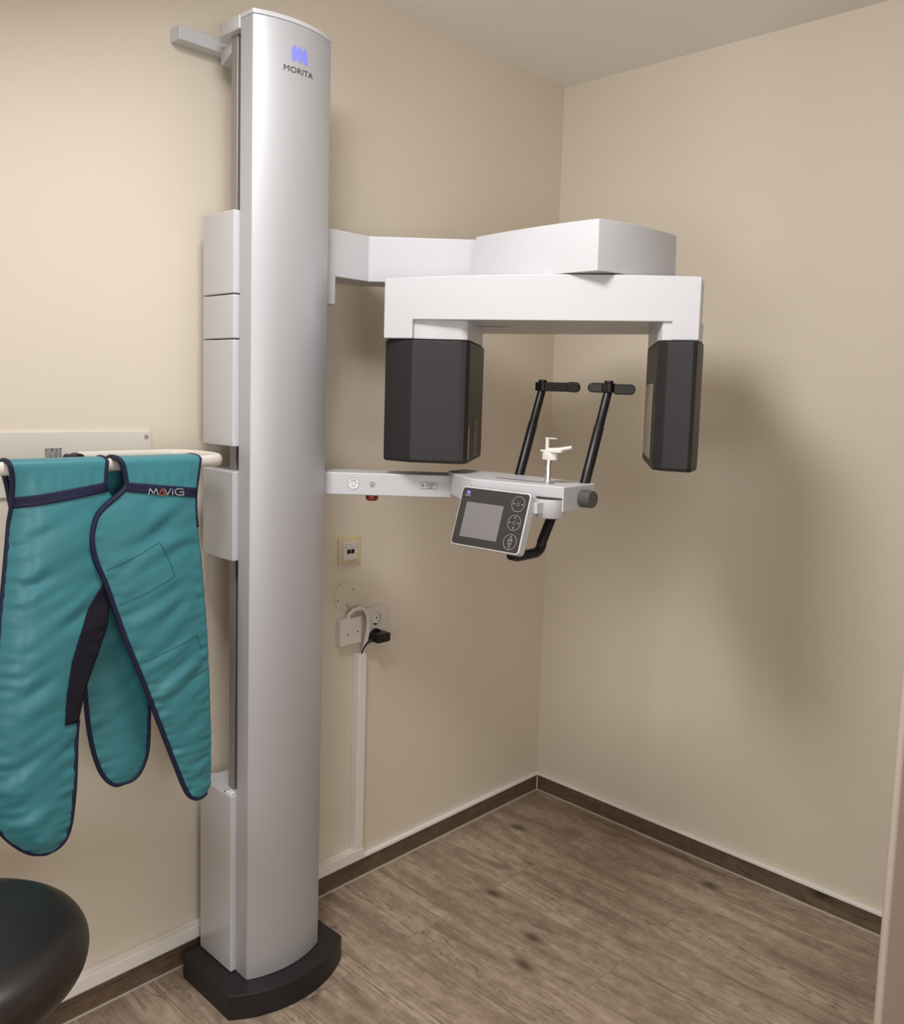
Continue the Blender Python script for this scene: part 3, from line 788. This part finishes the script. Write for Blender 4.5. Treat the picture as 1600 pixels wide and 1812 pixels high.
def edging(chains, y_at, parent, r=0.0058, over=None):
    mb = MB()
    pts = []
    for ch in chains:
        for a, b in zip(ch, ch[1:]):
            L0 = math.hypot(b[0]-a[0], b[1]-a[1])
            nn = max(1, int(L0/0.006))
            for i in range(nn): pts.append((a[0]+(b[0]-a[0])*i/nn, a[1]+(b[1]-a[1])*i/nn))
        pts.append(ch[-1])
    P3 = []
    if over is not None:
        x, z = pts[0]; y = y_at(x, z)
        for k_ in range(6, 0, -1):
            t = math.pi*k_/6.5
            P3.append(Vector((x, (y+over)/2-(over-y)/2*math.cos(t), z+0.006*math.sin(t))))
    for x, z in pts:
        p = Vector((x, y_at(x, z)-0.001, z))
        if not P3 or (p-P3[-1]).length > 0.003: P3.append(p)
    mb.tube(P3, r, 10, flat=0.75, up=(0, -1, 0) if over is None else None)
    return mb.build('edging', NAVY, parent, angle=180)
edging([LPl, LPr[::-1][:int(len(LPr)*0.40)]], sL, pL, 0.0052, over=-0.222)
edging([LPr[:12]], sL, pL, 0.0052, over=-0.222)
edging([RPl, RPr[::-1][:8]], sR, pR, 0.0058, over=-0.222)
edging([RPr[:int(len(RPr)*0.30)]], sR, pR, 0.0040, over=-0.222)
edging([BPl, BPr[::-1][:int(len(BPr)*0.62)]], sB, pB, 0.0062)
def strip(name, top, bot, y_at, m, parent, nx=30, nz=6, off=0.0042, thick=0.002):
    v = []; f = []
    for i in range(nx+1):
        s = i/nx
        xa, za = lerp_x(top, s); xb, zb = lerp_x(bot, s)
        for j in range(nz+1):
            x, z = xa+(xb-xa)*j/nz, za+(zb-za)*j/nz
            v.append((x, y_at(x, z)-off, z))
    for i in range(nx):
        for j in range(nz): f.append((i*(nz+1)+j, (i+1)*(nz+1)+j, (i+1)*(nz+1)+j+1, i*(nz+1)+j+1))
    o = mesh(name, v, f, m, parent, angle=180)
    sd = o.modifiers.new('thickness', 'SOLIDIFY'); sd.thickness = thick; sd.offset = 0
    return o
def lerp_x(ch, s):
    s = s*(len(ch)-1); i = min(int(s), len(ch)-2); t = s-i
    return (ch[i][0]+(ch[i+1][0]-ch[i][0])*t, ch[i][1]+(ch[i+1][1]-ch[i][1])*t)
strip('shoulder_band', [(-1.872, 1.236), (-1.714, 1.256)], [(-1.874, 1.215), (-1.714, 1.237)], sL, NAVY, pL)
rb = strip('shoulder_band', [(-1.681, 1.2555), (-1.534, 1.236)], [(-1.684, 1.2375), (-1.536, 1.217)], sR, NAVY, pR)
strip('hook_and_loop_strip', [(-1.719, 1.071), (-1.75, 1.021), (-1.767, .979), (-1.786, .92), (-1.795, .861), (-1.799, .800)],
      [(-1.699, 1.068), (-1.711, 1.01), (-1.716, .976), (-1.734, .924), (-1.757, .861), (-1.772, .797)], sL, VELCRO, pL, 40, 8, 0.0045)
def seam(ch):
    mb = MB(); pts = []
    for a, b in zip(ch, ch[1:]):
        for i in range(16): pts.append((a[0]+(b[0]-a[0])*i/16, a[1]+(b[1]-a[1])*i/16))
    pts.append(ch[-1])
    mb.tube([Vector((x, sR(x, z)-0.0027, z)) for x, z in pts], 0.0009, 6)
    mb.build('pocket_seam', SEAMM, pR, angle=180)
seam([(-1.722, 1.088), (-1.66, 1.112), (-1.619, 1.133), (-1.60, 1.10), (-1.586, 1.061)])
seam([(-1.698, 1.016), (-1.64, 1.037), (-1.586, 1.061)])
seam([(-1.657, .893), (-1.60, .908), (-1.536, .927), (-1.523, .895)])
seam([(-1.624, .812), (-1.565, .829), (-1.506, .852)])
# word on the right shoulder band
ux = Vector((-1.568+1.642, 0, 1.225-1.230)).normalized()
def TM(p):
    x = -1.6405+ux.x*p[0]; z = 1.2290+ux.z*p[0]+p[1]
    return Vector((x, sR(x, z)-0.0056-p[2], z))
pr_ = MB(); prO = MB()
def stroke(mb, pts, w=0.0013):
    for a, b in zip(pts, pts[1:]):
        A_, B_ = Vector(a), Vector(b); d = (B_-A_).normalized(); nn = Vector((-d.y, d.x))*w/2
        k_ = 5; 
        for i in range(k_):
            P, Q = A_+(B_-A_)*i/k_, A_+(B_-A_)*(i+1)/k_
            mb.add(*poly_geo([tuple(P-nn), tuple(Q-nn), tuple(Q+nn), tuple(P+nn)], TM, 0.0003))
hh = 0.0125
stroke(pr_, [(0, 0), (.004, hh), (.010, .003), (.016, hh), (.0195, 0)])
stroke(prO, [(.0215, 0), (.028, hh), (.0345, 0), (.0245, 0)])
stroke(pr_, [(.0325, hh), (.0395, 0), (.0465, hh)])
stroke(pr_, [(.0505, 0), (.0505, hh*.72)]); stroke(pr_, [(.0505, hh*.86), (.0505, hh)])
stroke(pr_, [(.0745, hh*.85), (.070, hh), (.061, hh), (.056, hh*.72), (.056, hh*.28), (.061, 0), (.0745, 0), (.0745, hh*.5), (.066, hh*.5)])
pr_.build('lettering', PRINT, rb, label='pale letters of the word MAVIG')
prO.build('lettering', ORANGE, rb, label='orange letter A')

# ------------------------------------------------------------------ sockets, box, cables, ducts on the left wall
FW = frame((0, 0, 0), (1, 0, 0), (0, 0, 1), (0, -1, 0))       # local x right, y up, z out of the left wall
NO = thing('network_outlet', 'ivory network outlet on the left wall, topmost fitting under the white lower arm', 'outlet', (-0.909, 0, 0.995))
MB().prism(rrect(-.945, .955, -.869, 1.035, .004), 0.0003, .0095, FW).build('frame', IVORY, NO, bevel=.003)
ins = MB().prism(rrect(-.935, .968, -.886, 1.019, .002), .009, .0165, FW).build('insert', CREAM, NO, bevel=.0015, label='off-white insert')
outs = MB(); outl(outs, -.931, 1.0035, -.890, 1.0145, .0009, lambda p: FW(p+Vector((0, 0, .0165)))); outs.add(*disc_geo(.0016, .0016, lambda p: FW(p+Vector((0, 0, .0165))), 12, cx=-.911, cy=1.009))
outs.build('label_field', INKG, ins)
for cx in (-.9175, -.9035):
    MB().add(*poly_geo(rect(cx-.0060, .9865, cx+.0060, .9985), lambda p: FW(p+Vector((0, 0, .0165))), .0005)).build('port', BLACK, ins)
MB().add(*poly_geo([(-.927, .9735), (-.894, .9735), (-.898, .9855), (-.923, .9855)], lambda p: FW(p+Vector((0, 0, .0165))), .0012)).build('port_flap', CREAM, ins)

DC = thing('blanking_cover', 'round flat wall-coloured cover plate above the small white junction box', 'cover', (-0.912, 0, 0.861))
MB().prism([(-.912+.0425*math.cos(2*math.pi*i/48), .862+.0425*math.sin(2*math.pi*i/48)) for i in range(48)], .0002, .0035, FW).build('disc', WALL, DC, bevel=.001, angle=50)
for x, z in ((-.944, .853), (-.889, .878)):
    MB().prism([(x+.0022*math.cos(2*math.pi*i/12), z+.0022*math.sin(2*math.pi*i/12)) for i in range(12)], .0034, .0041, FW).build('screw', CHAR_LT, DC)

JB = thing('junction_box', 'small square white junction box on the wall beside the power outlet', 'junction box', (-0.909, 0, 0.763))
MB().prism(rrect(-.947, .724, -.871, .801, .003), .0003, .022, FW).build('box', CREAM, JB, bevel=.002)
for x, z in ((-.9195, .754), (-.8845, .758)):
    MB().prism([(x+.0026*math.cos(2*math.pi*i/12), z+.0026*math.sin(2*math.pi*i/12)) for i in range(12)], .0218, .0224, FW).build('screw', CHAR_LT, JB)

PO = thing('power_outlet', 'cream wall power outlet with one open round socket, black plug below it', 'outlet', (-0.80, 0, 0.755))
cx, cz = -.806, .7795
def holed(x0, y0, x1, y1, r, z0, z1, n=64):
    angs = sorted([2*math.pi*i/n for i in range(n)] + [math.atan2(b-cz, a-cx) % (2*math.pi) for a in (x0, x1) for b in (y0, y1)])
    v = []; f = []
    for a in angs:
        c, s_ = math.cos(a), math.sin(a)
        t = min(((x1-cx)/c if c > 1e-9 else ((x0-cx)/c if c < -1e-9 else 9)), ((y1-cz)/s_ if s_ > 1e-9 else ((y0-cz)/s_ if s_ < -1e-9 else 9)))
        for q_ in (r, t):
            for z in (z0, z1): v.append(FW(Vector((cx+q_*c, cz+q_*s_, z))))
    m_ = len(angs)
    for i in range(m_):
        a, b = i*4, ((i+1) % m_)*4
        f += [(a+1, a+3, b+3, b+1), (a, b, b+2, a+2), (a, a+1, b+1, b), (a+2, b+2, b+3, a+3)]
    return v, f
MB().add(*holed(-.846, .692, -.765, .817, .0190, 0.0003, .0115)).build('frame', CREAM, PO, bevel=.002, angle=60)
MB().add(*ring_geo(.0195, .0022, lambda p: FW(p+Vector((cx, cz, .0115))), 48, thick=.0014)).build('socket_rim', CREAM, PO)
MB().add(*disc_geo(.0190, .0190, lambda p: FW(p+Vector((cx, cz, .0006))), 40, .0006)).build('socket_well', SEAL, PO)
for dx in (-.0095, .0095):
    MB().add(*disc_geo(.0026, .0026, lambda p: FW(p+Vector((cx+dx, cz, .0012))), 16, .0004)).build('contact_hole', BLACK, PO)
MB().add(*poly_geo(rect(cx-.005, cz-.0182, cx+.005, cz-.0150), lambda p: FW(p+Vector((0, 0, .0012))), .006)).build('earth_clip', BLACK, PO)

PG = thing('power_plug', 'flat black mains plug in the lower half of the cream power outlet', 'plug', (-0.81, -0.012, 0.73))
pl = MB().prism(rrect(-.836, .7190, -.787, .7445, .004), .0126, .054, FW)
pl.prism([(-.812+.014*math.cos(math.pi*i/12), .744+.009*math.sin(math.pi*i/12)) for i in range(13)], .0126, .022, FW)
pl.build('body', BLACK, PG, bevel=.003)
MB().tube([(-.834, -.033, .730), (-.846, -.034, .7265), (-.858, -.030, .718), (-.864, -.025, .705), (-.866, -.020, .69), (-.868, -.016, .660)], [.006, .0050, .0028, .0022, .0022, .0022], 12).build('cord', BLACK, PG, angle=80)

WC = thing('white_cable', 'thick white cable arching from the junction box down into the white duct', 'cable', (-0.9, -0.012, 0.80))
MB().tube([(-.915, -.012, .797), (-.912, -.016, .812), (-.900, -.022, .8235), (-.884, -.027, .828), (-.868, -.029, .822), (-.857, -.030, .805), (-.853, -.030, .78), (-.853, -.028, .75), (-.857, -.023, .715), (-.860, -.017, .69), (-.861, -.014, .655)], .0062, 14).build('jacket', CABLE, WC, angle=80)
GC = thing('grey_cable', 'thin grey cable leaving the round cover plate and passing behind the white cable', 'cable', (-0.91, -0.004, 0.84))
MB().tube([(-.912, -.0035, .838), (-.910, -.010, .832), (-.900, -.012, .823), (-.888, -.012, .815), (-.872, -.010, .807), (-.860, -.008, .802), (-.8465, -.006, .80)], .0032, 10).build('jacket', CABLE_G, GC, angle=80)

DU = thing('cable_duct', 'white cable duct running down the wall and along above the left skirting board', 'cable duct', (-0.868, 0, 0.07))
vd = MB().prism([(-.883, -.0003), (-.883, -.027), (-.8525, -.027), (-.8525, -.0003)], .100, .689).build('upright_duct', DUCT, DU, bevel=.002)
MB().box((-.8765, -.0276, .10), (-.8757, -.027, .689)).build('lid_line', SEAL, vd)
MB().box((-2.6, -.030, .068), (-.8525, -.0143, .100)).box((-2.6, -.0145, .0685), (-.8525, -.0003, .100)).build('level_duct', DUCT, DU, bevel=.002)

# ------------------------------------------------------------------ stool
ST = thing('stool', 'round black leather stool seat in the lower left corner', 'stool', (-2.06, -0.46, 0))
SX, SY, SZ = -2.06, -0.46, 0.485
prof = [(0.02, 0.0), (0.150, 0.0), (0.180, 0.006), (0.200, 0.022), (0.208, 0.045), (0.205, 0.066), (0.192, 0.084), (0.165, 0.096), (0.12, 0.103), (0.07, 0.106), (0.01, 0.107)]
def cr(pf, n=4):
    out = []
    for i in range(len(pf)-1):
        p0 = pf[max(i-1, 0)]; p1 = pf[i]; p2 = pf[i+1]; p3 = pf[min(i+2, len(pf)-1)]
        for j in range(n):
            t = j/n
            out.append(tuple(0.5*((2*p1[k])+(-p0[k]+p2[k])*t+(2*p0[k]-5*p1[k]+4*p2[k]-p3[k])*t*t+(-p0[k]+3*p1[k]-3*p2[k]+p3[k])*t**3) for k in (0, 1)))
    return out+[pf[-1]]
MB().lathe(cr(prof), (SX, SY, SZ), 96).build('seat', LEATHER, ST, angle=60)
MB().cyl((SX, SY, 0.06), (SX, SY, 0.487), 0.025, 24).build('stem', CHROME, ST)
for i in range(5):
    t = 2*math.pi*i/5+0.3
    c, s = math.cos(t), math.sin(t)
    lgm = MB().tube([(SX+0.015*c, SY+0.015*s, 0.085), (SX+0.20*c, SY+0.20*s, 0.062)], [0.018, 0.012], 12)
    lg_ = lgm.build('leg', CHROME, ST)
    cm = MB().cyl((SX+0.20*c-0.011*s, SY+0.20*s+0.011*c, 0.026), (SX+0.20*c+0.011*s, SY+0.20*s-0.011*c, 0.026), 0.0255, 24)
    cm.cyl((SX+0.20*c, SY+0.20*s, 0.026), (SX+0.20*c, SY+0.20*s, 0.064), 0.006, 12)
    cm.build('castor', BLACK, lg_)
